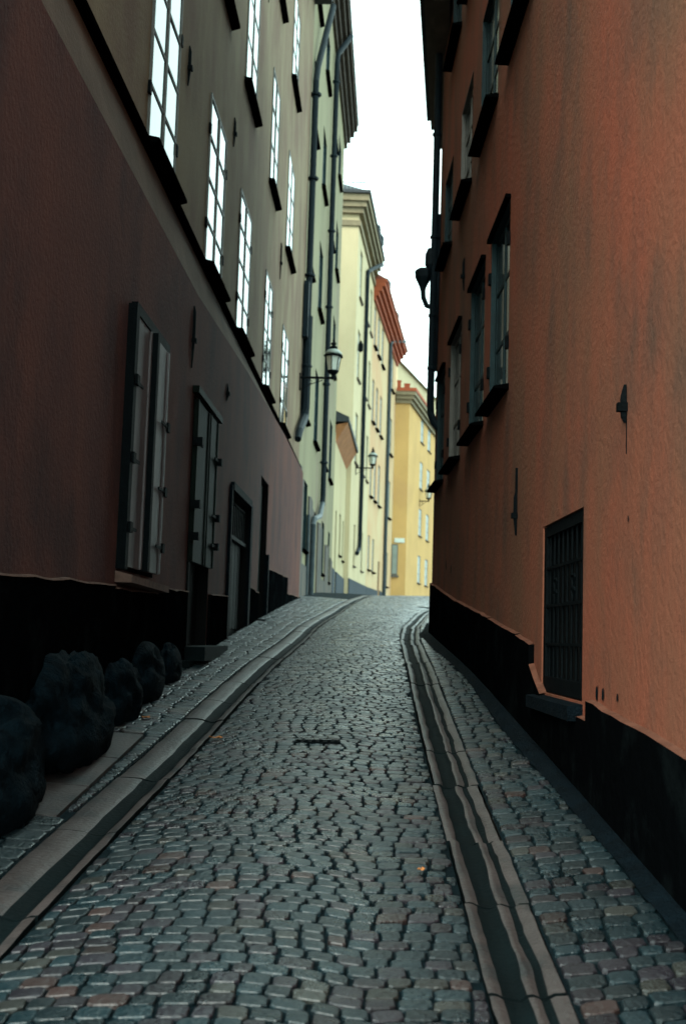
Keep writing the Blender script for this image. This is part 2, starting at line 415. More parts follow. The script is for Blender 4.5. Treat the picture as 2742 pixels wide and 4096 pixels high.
plinth(A, LA, [(4.4,8.7,1.88,1.97),(8.7,10.35,1.95,1.97),(10.35,11.98,2.03,2.05),(13.6,15.1,2.08,2.11),(17.62,18.94,2.33,2.3),(20.33,24.75,2.76,2.83),(24.75,28.68,2.5,2.55)],
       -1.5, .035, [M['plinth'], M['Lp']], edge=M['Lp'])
for D, z0, z1 in ((11.45,7.15,7.55),(14.93,8.0,8.38),(22.0,8.4,9.1),(11.3,11.2,11.7),(18.3,11.9,12.4)): anchor(A, UA, D, z0, z1)
for D, z0, z1 in ((11.72,4.3,4.92),(14.4,4.5,4.7)): anchor(A, LA, D, z0, z1)
# roof with eave
def roof(root, w, D0, D1, z, depth, over, rise, m='roof', th=.14, em=None, name='roof', D0o=None):
    P = w.P; r = MB()
    r.hexa([P(D0,z,-depth-.3),P(D1,z,-depth-.3),P(D1,z,over),P(D0,z,over),P(D0,z+.02,-depth-.3),P(D1,z+.02,-depth-.3),P(D1,z+th,over),P(D0,z+th,over)], 1)
    k = -depth/2
    r.hexa([P(D0,z+.03,-depth-.25),P(D1,z+.03,-depth-.25),P(D1,z+th+.01,over-.03),P(D0,z+th+.01,over-.03),P(D0,z+rise,k-.1),P(D1,z+rise,k-.1),P(D1,z+rise,k+.1),P(D0,z+rise,k+.1)], 0)
    return r.build(name, [M[m], M[em or m]], root)
roof(A, UA, 4.2, 28.68, 17.7, 5, .45, 2.5)
# drainpipe at the far end of house A
pb = MB(); P = UA.P
pb.tube([P(30.9,18.9,.35),P(29.0,16.2,.12),P(28.6,15.6,.11),P(28.6,12,.11),P(28.6,9.5,.11)], .085)
pb.tube([P(28.6,9.5,.12),P(28.6,7.2,.12),P(28.5,6.95,.12),P(27.0,6.35,.12),P(26.7,6.1,.11)], [.12,.12,.11,.09,.08])
for z in (8.2, 10.5, 13, 15.2): pb.lathe(P(28.6,z,.12), [(.10,0),(.14,.02),(.14,.07),(.10,.09)], 8)
wbox(pb, UA, 28.2, 28.66, 8.9, 10.3, .02, .14)
pb.build('drainpipe', M['pipe'], A)

# ---- house B
B = thing('plastered_house', 'tall pale green plastered house behind the first wall lamp, with a brown cornice', 'house', (-3.6, 37, 2.5))
colsB = [(29.3,30.7),(33.4,34.9),(38.0,39.4),(41.3,42.8)]
opsB = [(a, b, z, z+h) for z, h in ((7.2,2.1),(11.1,2.0),(14.8,1.8),(18.3,1.5)) for a, b in colsB]
opsBl = [(30.6,31.8,3.9,5.7),(34.6,35.6,2.9,5.3),(38.6,39.8,3.7,5.4),(42.4,43.4,3.6,5.4)]
mb = MB(); facade(mb, WB, 28.72, 45.1, 1, 21.6, opsB+opsBl, dep=.12); shell(mb, WB, 28.72, 45.1, 1, 21.6, 5.5); mb.build('wall', M['B'], B)
for o in opsB: window(B, WB, *o, dep=.09, gm='glassdull', rows=3, hinges=False, sillp=.12, fm='framedark', lining=True)
for o in opsBl: window(B, WB, *o, dep=.1, gm='glassdull', fm='framedark', rows=2, hinges=False, sill=o[2] > 3, lining=True)
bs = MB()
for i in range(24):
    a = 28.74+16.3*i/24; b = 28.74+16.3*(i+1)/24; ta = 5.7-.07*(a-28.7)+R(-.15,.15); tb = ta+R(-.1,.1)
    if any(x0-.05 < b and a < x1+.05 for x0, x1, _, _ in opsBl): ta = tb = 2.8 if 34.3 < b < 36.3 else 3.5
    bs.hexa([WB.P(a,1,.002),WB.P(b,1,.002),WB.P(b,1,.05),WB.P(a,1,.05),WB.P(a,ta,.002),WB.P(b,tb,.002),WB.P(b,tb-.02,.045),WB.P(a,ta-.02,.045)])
bs.build('plinth', M['roughB'], B)  # added dark band, painting shade low on the same wall along with stains
c = MB()
for z, o0 in ((21.0,.10),(21.25,.22),(21.5,.36),(21.75,.48)): wbox(c, WB, 28.4, 45.35+o0*.3, z, z+.245, -.05, o0)
c.build('cornice', M['corniceB'], B)
roof(B, WB, 28.4, 45.5, 22.0, 5.5, .52, 2.2)
pb = MB(); P = WB.P
pb.tube([P(37.8,21.7,.5),P(36.9,20.6,.13),P(36.7,20.2,.12),P(36.7,12,.12),P(36.7,6.0,.12),P(36.6,5.7,.12)], .09)
for z in (7, 9.5, 12, 14.5, 17, 19.5): pb.lathe(P(36.7,z,.12), [(.09,0),(.125,.02),(.125,.08),(.09,.1)], 8)
pb.build('drainpipe', M['pipe'], B)
pb = MB(); pb.tube([P(36.6,5.75,.12),P(35.2,5.2,.14),P(33.0,4.9,.14),P(32.6,4.7,.14),P(32.5,2.5,.14)], .08); pb.tube([P(31.9,4.9,.05),P(31.9,2.4,.05)], .05)
pb.build('drainpipe', M['pipe2'], B)

# ---- house C0 (low) and C (tall cream)
C0 = thing('plastered_house', 'low pale yellow house whose dark eave with orange boarded underside ends under the cream house', 'house', (-2.5, 48.5, 3.2))
ops = [(46.4,47.1,3.4,6.6),(48.6,49.5,5.0,6.7),(50.6,51.3,4.9,6.6)]
mb = MB(); facade(mb, WC0, 45.12, 51.98, 1.5, 9.5, ops, dep=.15); shell(mb, WC0, 45.12, 51.98, 1.5, 9.5, 4); mb.build('wall', M['C0'], C0)
d = MB(); wbox(d, WC0, *ops[0], -.13, -.08); d.build('door', M['plinthfar'], C0)
for o in ops[1:]: window(C0, WC0, *o, dep=.12, fm='corniceB', gm='glassdull', rows=2, hinges=False)
plinth(C0, WC0, [(45.12,46.35,4.25,4.2),(47.15,51.95,4.2,4.15)], 1.5, .05, [M['plinthfar']]*2)
e = MB(); P = WC0.P
e.hexa([P(45.3,9.15,.0),P(51.97,9.0,.0),P(51.97,9.75,.42),P(45.3,9.85,.42),P(45.3,9.8,-.1),P(51.97,9.7,-.1),P(51.97,9.83,.44),P(45.3,9.93,.44)])
e.build('eave', M['soffit'], C0)
e = MB(); e.hexa([P(45.2,9.85,-4.2),P(51.97,9.78,-4.2),P(51.97,9.76,.50),P(45.2,9.94,.50),P(45.2,11.4,-2.3),P(51.97,11.4,-2.3),P(51.97,9.96,.50),P(45.2,10.12,.50)])
e.build('roof', M['roof'], C0)

Cc = thing('plastered_house', 'tall cream house with blank end wall above the low eave and grey green cornice', 'house', (-2, 56.5, 3.2))
def far_house(root, w, D0, D1, z1, ops, wm, cornice=None, front=None, depth=5, zb=1.5, wk=None):
    mb = MB(); facade(mb, w, D0, D1, zb, z1, ops, dep=.14); shell(mb, w, D0, D1, zb, z1, depth)
    mb.build('wall', M[wm], root)
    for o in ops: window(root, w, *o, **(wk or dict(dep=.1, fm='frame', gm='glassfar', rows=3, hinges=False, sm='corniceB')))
opsC = [(a, b, z, z+2.3) for z in (17.3,13.5,9.6) for a, b in ((53.3,54.5),(57.2,58.4),(59.4,60.5))]+[(54.0,54.8,4.9,6.8),(58.0,59.0,4.9,6.8)]
# block with an end wall square to the street
mb = MB(); P = WC.P
facade(mb, WC, 52, 61.28, 1.5, 21.6, opsC, dep=.14)
fp = [(-7,52),(.31,52),(1.274,61.28),(-7,61.28)]
def prism_sides(mb, fp, z0, z1, skip=()):
    n = len(fp)
    for i in range(n):
        if i in skip: continue
        a, b = fp[i], fp[(i+1) % n]; mb.quad((*a,z0),(*b,z0),(*b,z1),(*a,z1))
    mb.quad(*[(*q, z1) for q in fp])
prism_sides(mb, fp, 1.5, 21.6, (1,)); mb.build('wall', M['C'], Cc)
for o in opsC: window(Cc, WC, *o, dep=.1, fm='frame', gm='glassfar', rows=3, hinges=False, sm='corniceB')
def cornice_l(root, w, D0, D1, xl, steps, m, name='cornice'):
    """cornice along the street wall and returning along the end wall that faces down the street"""
    c = MB()
    for z, h, o in steps:
        a = w.P(D0, z, o); a2 = w.P(D1, z, o); b = w.P(D1, z, -.1)
        ring = [(xl, D0-o), (a[0]+w.a*(-o), D0-o), (a2[0], a2[1]), (b[0], b[1]), (xl, D0+.3)]
        n = len(c.v); k = len(ring)
        c.v += [(x, y, z) for x, y in ring]+[(x, y, z+h) for x, y in ring]
        for i in range(k): c.f.append((n+i, n+(i+1) % k, n+k+(i+1) % k, n+k+i)); c.m.append(0)
        c.f.append(tuple(n+i for i in reversed(range(k)))); c.f.append(tuple(n+k+i for i in range(k))); c.m += [0, 0]
    return c.build(name, M[m], root)
cornice_l(Cc, WC, 52, 61.2, -7.3, [(20.2,.25,.10),(20.75,.25,.22),(21.0,.25,.36),(21.25,.3,.48)], 'cornice')
cornice_l(Cc, WC, 51.95, 61.25, -7.4, [(21.56,.14,.56)], 'roof', 'roof_edge')
r = MB(); r.ring_loft([[(-7.4,51.6,21.72),(.7,51.6,21.72),(1.6,61.3,21.72),(-7.4,61.3,21.72)],[(-6,54,23.3),(-1.8,54,23.3),(-1,61.2,23.3),(-6,61.2,23.3)]]); rf = r.build('roof', M['roof'], Cc)
r = MB()
for i in range(18): r.box((-2.4+i*.17, 51.75, 21.95), (.012,.012,.2))
r.box((-.9, 51.75, 22.16), (1.6,.02,.02)); r.build('roof_railing', M['pipe'], rf)
r = MB(); r.lathe(WC.P(59.5,21.6,.3), [(.12,0),(.3,.3),(.3,.7),(.15,.9),(.1,1.3),(0,1.4)], 8); r.build('chimney_pot', M['pipe'], rf)
plinth(Cc, WC, [(52.02,61.25,4.2,4.25)], 1.5, .05, [M['plinthfar']]*2)
pb = MB(); P = WC.P
pb.tube([P(60.0,21.0,.5),P(57.4,19.9,.16),P(56.2,19.4,.12),P(56,19,.12),P(56,12,.12),P(56,6.2,.12),P(55.8,5.8,.12),P(54.9,5.5,.1)], .1)
pb.build('drainpipe', M['pipe'], Cc)
bk = MB(); bk.lathe(WC.P(53.1,14.6,.15), [(.0,0),(.12,.1),(.12,.4),(0,.6)], 6); bk.build('wall_anchor', M['iron'], Cc)

# ---- house D (peach, red cornice)
Dh = thing('plastered_house', 'peach house with a deep red cornice and two grey drainpipes', 'house', (-1, 69, 3.3))
cD = ((61.9,62.9),(64.0,65.1),(66.3,67.5),(72.9,74.3))
opsD = [(a, b, z, z+h) for z, h in ((17.2,2.2),(13.1,2.3),(9.1,2.3)) for a, b in cD]+[(61.9,62.9,5.2,7.0),(64.2,65.2,5.2,7.0),(72.9,73.9,4.8,6.9),(67.6,68.7,3.6,6.0)]
mb = MB(); facade(mb, WD, 61.3, 76.48, 1.5, 20.2, opsD[:-1]+[opsD[-1]], dep=.14); shell(mb, WD, 61.3, 76.48, 1.5, 20.2, 5); mb.build('wall', M['D'], Dh)
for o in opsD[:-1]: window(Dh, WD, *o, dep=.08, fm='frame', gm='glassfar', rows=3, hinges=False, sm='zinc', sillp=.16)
d = MB(); wbox(d, WD, *opsD[-1], -.13, -.08); d.build('door', M['door'], Dh)
plinth(Dh, WD, [(61.3,67.5,4.25,4.3),(68.8,76.4,4.35,4.1)], 1.5, .05, [M['plinthfar']]*2)
c = MB()
for z, o0 in ((19.5,.12),(19.75,.28),(20.0,.45),(20.25,.62)): wbox(c, WD, 61.31, 76.7, z, z+.24, -.05, o0)
c.build('cornice', M['red'], Dh); rr = roof(Dh, WD, 61.31, 76.9, 20.5, 5, .7, 2.0, 'roofred', em='red')
ck = MB(); ck.lathe(WD.P(65,20.6,.2), [(.3,0),(.35,.3),(.35,1.0),(.2,1.2)], 8); ck.lathe(WD.P(70.5,20.6,.3), [(.25,0),(.3,.3),(.3,.7),(.15,.9)], 8); ck.build('roof_vent', M['pipe'], rr)
pb = MB(); P = WD.P; pb.tube([P(74.0,20.5,.7),P(71.5,19.9,.16),P(70.6,19.5,.13),P(70.5,19,.13),P(70.5,10,.13),P(70.5,2.8,.13)], .11); pb.build('drainpipe', M['pipe2'], Dh)

# ---- house E (ochre, face square to the street)
Eh = thing('plastered_house', 'ochre yellow corner house closing the street, with a thin red roof edge', 'house', (4, 84, 3.0))
opsE = [(a, b, z, z+1.9) for z in (15.4,12.1,8.8,5.5) for a, b in ((81.8,83.2),(85.4,87.0),(90.0,91.6))]
mb = MB(); facade(mb, WE, 76.5, 94.3, 1, 17.6, opsE, dep=.14)
prism_sides(mb, [(.5,76.5),(4.16,76.5),(WE.P(94.3,0)[0],94.3),(3.0,94.3)], 1, 17.6, (1,)); mb.build('wall', M['E'], Eh)
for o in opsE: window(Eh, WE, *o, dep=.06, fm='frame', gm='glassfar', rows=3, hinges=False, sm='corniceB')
cornice_l(Eh, WE, 76.5, 94.3, 3.24, [(17.0,.25,.15),(17.25,.25,.32),(17.5,.25,.45)], 'cornice')
cornice_l(Eh, WE, 76.5, 94.3, 3.26, [(17.752,.22,.5)], 'red', 'roof_edge')
r = MB(); r.ring_loft([[(3.3,76.2,17.98),(4.5,76.2,17.98),(8.2,94.2,17.98),(3.1,94.2,17.98)],[(3.4,77.6,18.3),(4.0,77.6,18.3),(6,94,18.3),(4,94,18.3)]]); rf = r.build('roof', M['roofred'], Eh)
r = MB(); r.box((3.45,76.9,18.3),(.12,.12,.25)); r.box((3.45,76.9,18.58),(.15,.15,.03)); r.box((4.0,77.3,18.25),(.18,.13,.18)); r.box((4.0,77.3,18.46),(.21,.16,.03)); r.build('chimney', M['red'], rf)
f = MB(); f.box((3.43,76.46,6.7),(.2,.03,1.0)); f.box((3.43,76.42,5.62),(.28,.07,.06)); fo = f.build('window', M['frame'], Eh)
f = MB(); f.box((3.43,76.42,6.7),(.15,.012,.92)); f.build('pane', M['glassfar'], fo)
fr = W(0, 0, 1)
f = MB(); f.box((3.7,76.44,3.3),(.46,.04,.5)); f.build('plinth', M['plinthfar'], Eh)
plinth(Eh, WE, [(76.5,94,3.5,3.2)], 1, .05, [M['plinthfar']]*2)
sg = MB(); sg.box((3.72,76.44,7.95),(.30,.015,.12)); sg.box((3.72,76.46,7.95),(.33,.012,.15))
tag(sg.build('street_sign', M['sign']), 'small pale name plate high on the ochre end wall', 'sign')
# ---- house F
Fh = thing('plastered_house', 'farthest yellow house, only its sloping roofline and small attic windows show above the ochre one', 'house', (3, 104, 2.3))
opsF = [(a, a+1.4, 20.6, 22.4) for a in (97.2,101.5,105.5)]
mb = MB(); facade(mb, WF, 95, 116, 1, 24.2, opsF, dep=.14)
prism_sides(mb, [(-2,96),(4.08,95),(WF.P(116,0)[0],116),(0,118)], 1, 24.2, (1,)); mb.build('wall', M['C'], Fh)
for o in opsF: window(Fh, WF, *o, dep=.08, fm='frame', gm='glassfar', rows=2, hinges=False, sill=False)
r = MB(); r.ring_loft([[(-2,95.5,24.2),(4.3,94.6,24.2),(10.3,116,24.2),(0,118,24.2)],[(-1,97,24.55),(3.4,97,24.55),(8.5,115,24.55),(0,117,24.55)]]); r.build('roof', M['cornice'], Fh)

# ---- house R: right side
Rr = thing('plastered_house', 'red ochre plastered house filling the right side, with a barred cellar window and black plinth', 'house', (4, 7, 0))
G = (6.97, 8.3, 1.31, 2.46)
opsR = [(10.12,11.3,3.88,5.55),(11.8,12.98,3.86,5.55),(13.95,15.2,3.84,5.5),(15.95,17.0,3.82,5.4)]
opsR2 = [(9.0,10.3,6.98,8.8),(11.1,12.4,6.98,8.45),(13.25,14.4,6.98,8.3),(15.45,16.5,6.98,8.2)]
opsR3 = [(9.0,10.3,9.7,11.2),(11.1,12.4,9.7,11.2),(12.9,14.1,9.7,11.2),(14.75,15.9,9.7,11.0)]
mb = MB(); facade(mb, WR, .8, 17.25, -1.5, 12.4, [G]+opsR+opsR2+opsR3, dep=.13, step=1.0); shell(mb, WR, .8, 17.25, -1.5, 12.4, 4.5)
mb.build('wall', M['R'], Rr)
for k, o in enumerate(opsR+opsR2+opsR3):
    window(Rr, WR, *o, dep=.08, fm='frame' if k in (2, 6, 9, 10) else 'framedark', gm='glassdull', rows=3, hinges=(k < 4), lining=True, sillp=.13)
hd = MB()
for a, b, c_, d_ in opsR: wbox(hd, WR, a-.03, b+.05, d_+.005, d_+.04, .002, .05)
hd.build('window_hood', M['zinc'], Rr)
# barred cellar window
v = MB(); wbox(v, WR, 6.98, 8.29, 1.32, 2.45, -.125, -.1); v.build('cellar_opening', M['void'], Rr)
f = MB(); wbox(f, WR, 6.975, 7.05, 1.32, 2.45, -.1, -.01); wbox(f, WR, 8.22, 8.295, 1.32, 2.45, -.1, -.01); wbox(f, WR, 7.05, 8.22, 2.38, 2.455, -.1, -.012); wbox(f, WR, 7.05, 8.22, 1.32, 1.42, -.1, -.012)
fo = f.build('cellar_window', M['iron'], Rr)
f = MB()
for i in range(8): f.tube([WR.P(7.14+i*.145, 1.40, -.03), WR.P(7.14+i*.145, 2.40, -.03)], .009, 6)
for z in (1.64, 1.90, 2.16): wbox(f, WR, 7.03, 8.24, z-.010, z+.010, -.026, -.014)
for (D, z) in ((7.35,1.95),(7.93,1.95),(7.35,2.03),(7.93,2.03)):
    for s_ in (-1, 1): f.tube([WR.P(D, z-.05, -.02), WR.P(D+s_*.03, z, -.02), WR.P(D+s_*.055, z+.03, -.02), WR.P(D+s_*.03, z+.05, -.02)], .007, 5)
f.build('window_bars', M['iron'], fo)
s = MB(); s.hexa([WR.P(6.95,1.2,-.1),WR.P(8.4,1.2,-.1),WR.P(8.4,1.2,.09),WR.P(6.95,1.2,.09),WR.P(6.95,1.31,-.1),WR.P(8.4,1.31,-.1),WR.P(8.4,1.28,.09),WR.P(6.95,1.285,.09)])
s.build('sill', M['strip'], fo)
plinth(Rr, WR, [(.8,4.85,1.0,1.20),(4.85,5.43,1.20,1.25),(5.43,6.1,1.25,1.29),(6.1,6.7,1.29,1.33),(6.7,8.15,1.22,1.24),(8.15,8.6,1.30,1.49),(8.6,9.25,1.63,1.70),(9.25,10.9,1.71,1.85),(10.9,13.8,1.86,2.10),(13.8,17.25,2.10,2.46)],
       -1.5, .04, [M['plinth'], M['Rp']])
for D, z0, z1 in ((5.96,2.78,2.96),(9.47,2.5,2.85),(13.74,5.8,6.18),(12.4,8.75,9.1)): anchor(Rr, WR, D, z0, z1, .013)
a_ = MB(); wbox(a_, WR, 9.475, 9.485, 2.85, 3.05, .0, .02); wbox(a_, WR, 5.957, 5.963, 2.62, 2.8, .0, .004); a_.build('wall_anchor', M['iron'], Rr)
hl = MB()
for D, z, q in ((6.57,1.385,.028),(6.42,1.385,.028),(6.1,1.38,.017),(5.9,2.28,.012),(15.2,2.6,.05),(14.6,2.5,.045)):
    hl.lathe((0,0,0), [(0,0),(q,0)], 3) if False else None
    P = WR.P; n = len(hl.v); k = 9
    rr_ = [q*R(.8,1.3) for _ in range(k)]
    hl.v += [P(D+rr_[j]*math.cos(6.283*j/k), z+1.3*rr_[j]*math.sin(6.283*j/k), .006) for j in range(k)]
    hl.f.append(tuple(n+j for j in range(k))); hl.m.append(0)
hl.build('plaster_hole', M['joint'], Rr)
roof(Rr, WR, .6, 17.2, 12.4, 4.5, .3, 2.0)
# pipe with hopper on the far corner
pb = MB(); P = WR.P
pb.tube([P(17.15,13,.09),P(17.15,8,.09),P(17.15,5.15,.10),P(17.15,4.95,.09),P(17.1,4.82,.05),P(17.05,4.72,-.02)], .055, 10)
pb.tube([P(17.2,8.0,.035),P(17.2,7.7,.04),P(17.2,6.9,.04),P(17.2,5.6,.06)], .05, 8)
pb.tube([P(17.15,6.55,.10),P(17.15,6.58,.19),P(17.15,6.7,.24),P(17.15,6.85,.25)], .04, 8)
for z in (5.6, 6.4, 7.6, 9.2, 10.8): pb.lathe(P(17.15,z,.09), [(.055,0),(.072,.01),(.072,.05),(.055,.06)], 8)
dp = pb.build('drainpipe', M['pipe'], Rr)
hp = MB(); hp.lathe(P(17.15,6.8,.25), [(.04,0),(.05,.05),(.12,.2),(.13,.3),(.09,.34)], 6); hp.lathe(P(17.15,7.12,.16), [(.03,0),(.07,.08),(.07,.24),(.03,.34)], 6); hp.build('hopper', M['pipe'], dp)

# ---- house R2 beyond the corner
R2 = thing('plastered_house', 'brown house turning away behind the red corner, of which only the overhanging eave shows', 'house', (4, 19, 1.9))
mb = MB(); facade(mb, WR2, 17.3, 20.6, 0, 10.9, [(18.2,19.4,6.5,8.2)], dep=.12); shell(mb, WR2, 17.3, 20.6, 0, 10.9, 4); mb.build('wall', M['corniceB'], R2)
window(R2, WR2, 18.2, 19.4, 6.5, 8.2, dep=.08, gm='glassdull', fm='framedark', hinges=False)
e = MB()
for z, o in ((10.5,.12),(10.68,.2),(10.86,.28)): wbox(e, WR2, 15.6, 20.62, z, z+.17, -.1, o)
e.build('eave', M['corniceB'], R2)
e = MB(); wbox(e, WR2, 15.5, 20.66, 11.05, 11.2, -4, .36); e.build('roof', M['pipe'], R2)

# ------------------------------------------------------------------ stone setts
cols_ = []
def stonecol():
    t = random.random(); k = R(.5, 1.5)
    if t < .62: c = (.005, .017, .022)
    elif t < .88: c = (.015, .013, .018)
    elif t < .97: c = (.025, .026, .023)
    else: c = (.034, .019, .017)
    return tuple(v*k*.8 for v in c)
def sett(mb, quad, zf, gap, hh, dome=.002):
    """quad: 4 plan corners ccw"""
    cx = sum(p[0] for p in quad)/4; cy = sum(p[1] for p in quad)/4
    n = len(mb.v); c = stonecol(); th = R(-.003, .003)+hh*.5; tx, ty = R(-.022, .022), R(-.022, .022)
    size = math.hypot(quad[0][0]-quad[2][0], quad[0][1]-quad[2][1])/2
    rings = []
    for sh, dz in ((1-gap/size, -.03), (1-gap/size-.01, .0), (1-gap/size-.09, .004)):
        pts = []
        for i in range(4):
            a, b = quad[i], quad[(i+1) % 4]
            for t in (.16, .84) :
                x = a[0]+(b[0]-a[0])*t; y = a[1]+(b[1]-a[1])*t
                if t == .16 or t == .84:
                    # pull corners in slightly -> rounded stone
                    pass
                x = cx+(x-cx)*sh; y = cy+(y-cy)*sh
                pts.append((x, y, zf(x, y)+dz+th+tx*(x-cx)+ty*(y-cy)))
        rings.append(pts)
    for r_ in rings: mb.v += r_; cols_.extend([c]*8)
    mb.v.append((cx, cy, zf(cx, cy)+.004+dome+th)); cols_.append(c)
    for i in range(2):
        for j in range(8):
            a = n+i*8+j; b = n+i*8+(j+1) % 8; mb.f.append((a, b, b+8, a+8)); mb.m.append(0)
    for j in range(8): mb.f.append((n+16+j, n+16+(j+1) % 8, n+24)); mb.m.append(0)
def sheet(mb, xl, xr, D0, D1, dz, mi, nx=6, step=.4):
    n = int((D1-D0)/step)
    for j in range(n):
        a = D0+(D1-D0)*j/n; b = D0+(D1-D0)*(j+1)/n
        for i in range(nx):
            x0, x1 = xl(a)+(xr(a)-xl(a))*i/nx, xl(a)+(xr(a)-xl(a))*(i+1)/nx
            y0, y1 = xl(b)+(xr(b)-xl(b))*i/nx, xl(b)+(xr(b)-xl(b))*(i+1)/nx
            for x, D in ((x0, a), (x1, a), (y1, b), (y0, b)): mb.v.append((x, D, road_z(x, D)+dz)); cols_.append((.02,.02,.02))
            m = len(mb.v); mb.f.append((m-4, m-3, m-2, m-1)); mb.m.append(mi)
def arc(u):
    # crowned rows: two shallow arcs side by side
    if u < .42: return -.30*(u+.28)**2+.04*math.sin(3*u)
    return -.30*(.70)**2+.04*math.sin(1.26)+.22*(u-.42)
# road
cols_ = []; mb = MB()
sheet(mb, lr, rl, 1.0, 46, -.010, 1)
v_ = 1.2; row = 0
while v_ < 40:
    far = v_ > 24
    rh = R(.075, .10)*(1.6 if far else 1)
    um = (rl(v_)-lr(v_))/2
    u = -um+.004+R(-.08, .0)
    while u < um:
        w_ = R(.08, .135)*(1.6 if far else 1)
        u0, u1 = max(u, -um+.004), min(u+w_, um-.004)
        if u1-u0 > .05:
            c0 = lambda D: (lr(D)+rl(D))/2
            def pt(uu, vv):
                vv2 = vv+.02*noise.noise(Vector((uu*2.2, vv*1.5, 3)))
                uu2 = uu+.015*noise.noise(Vector((uu*2, vv*2, 9)))
                y = vv2+arc(uu2); x = c0(y)+uu2
                return (min(max(x+R(-.005,.005), lr(y)+.004), rl(y)-.004), y+R(-.005,.005))
            sett(mb, [pt(u0, v_), pt(u1, v_), pt(u1, v_+rh), pt(u0, v_+rh)], road_z, R(.003, .009), 0)
        u += w_
    v_ += rh; row += 1
struct(mb.build('road', [M['sett'], M['joint']], colors=cols_))
# left pavement: between gutter and wall (small elongated setts laid across)
ll = lambda D: lr(D)-.31+max(0, .03*math.sin(D*1.7))*0
wallL = lambda D: LA.X0+LA.a*D+.0 if D < 28.7 else WB.X0+WB.a*D
cols_ = []; mb = MB()
sheet(mb, wallL, ll, 1, 44, -.010, 1, nx=3)
D = 2.0
while D < 30:
    rh = R(.07, .11) if D > 6.4 else R(.12, .17)
    if D > 22: rh *= 1.5
    x = ll(D)-.004
    slab = 6.1 < D < 8.3
    lo = wallL(D)+(.38 if slab else .0)
    while x > lo:
        w_ = R(.13, .19) if D > 6.4 else R(.14, .22)
        x0 = max(x-w_, lo)
        if x-x0 > .04:
            k = (ll(D+rh)-ll(D))
            j = lambda: R(-.006, .006)
            sett(mb, [(x0+j(), D+j()), (x-.0, D+j()), (x+k-.0, D+rh+j()), (x0+k+j(), D+rh+j())], road_z, R(.005, .010), .004)
        x -= w_
    D += rh
struct(mb.build('pavement', [M['sett'], M['joint']], colors=cols_))
sl = MB()      # smooth slab patch by the boulders
for a, b in ((6.12,6.75),(6.77,7.5),(7.52,8.28)):
    q = [(wallL(a)+.02,a),(wallL(a)+.37,a),(wallL(b)+.37,b),(wallL(b)+.02,b)]
    sl.hexa([(x, y, road_z(x,y)-.05) for x, y in q]+[(x, y, road_z(x,y)+.012) for x, y in q])
struct(sl.build('pavement_slab', M['gutter']))
# right pavement
rr2 = lambda D: rl(D)+.275
strip_in = lambda D: (WR.X0+WR.a*D if D < 17.3 else WR2.X0+WR2.a*D)-(.15+.02*math.sin(D*.9))
wallR = lambda D: (WR.X0+WR.a*D if D < 17.3 else WR2.X0+WR2.a*D)
cols_ = []; mb = MB()
sheet(mb, rr2, lambda D: max(wallR(D), rr2(D)+.3), 1, 44, -.010, 1, nx=3)
D = 2.0
while D < 30:
    rh = R(.085, .125)*(1.6 if D > 20 else 1)
    x = rr2(D)+.006; hi = strip_in(D) if D < 20 else rr2(D)+1.2
    while x < hi:
        w_ = R(.09, .15); x1 = min(x+w_, hi)
        if x1-x > .035:
            k = rr2(D+rh)-rr2(D); j = lambda: R(-.007, .007); sk = .25*(x-rr2(D))
            sett(mb, [(x+j(), D+sk+j()), (x1+j(), D+sk+.2*(x1-x)+j()), (x1+k+j(), D+sk+rh+.2*(x1-x)+j()), (x+k+j(), D+sk+rh+j())], road_z, R(.005, .011), .004)
        x += w_
    D += rh
struct(mb.build('pavement', [M['sett'], M['joint']], colors=cols_))
st = MB(); n = 90
for i in range(n):
    a = 1+17.5*i/n; b = 1+17.5*(i+1)/n
    f0 = lambda D: strip_in(D)+.02*noise.noise(Vector((D*3, 0, 0)))
    st.quad((f0(a),a,road_z(f0(a),a)+.004), (wallR(a)-.06,a,gz(a)+.065), (wallR(b)-.06,b,gz(b)+.065), (f0(b),b,road_z(f0(b),b)+.004))
    st.quad((wallR(a)-.06,a,gz(a)+.065), (wallR(a)+.0,a,gz(a)+.07), (wallR(b)+.0,b,gz(b)+.07), (wallR(b)-.06,b,gz(b)+.065))
struct(st.build('asphalt_strip', M['strip'], smooth=True))

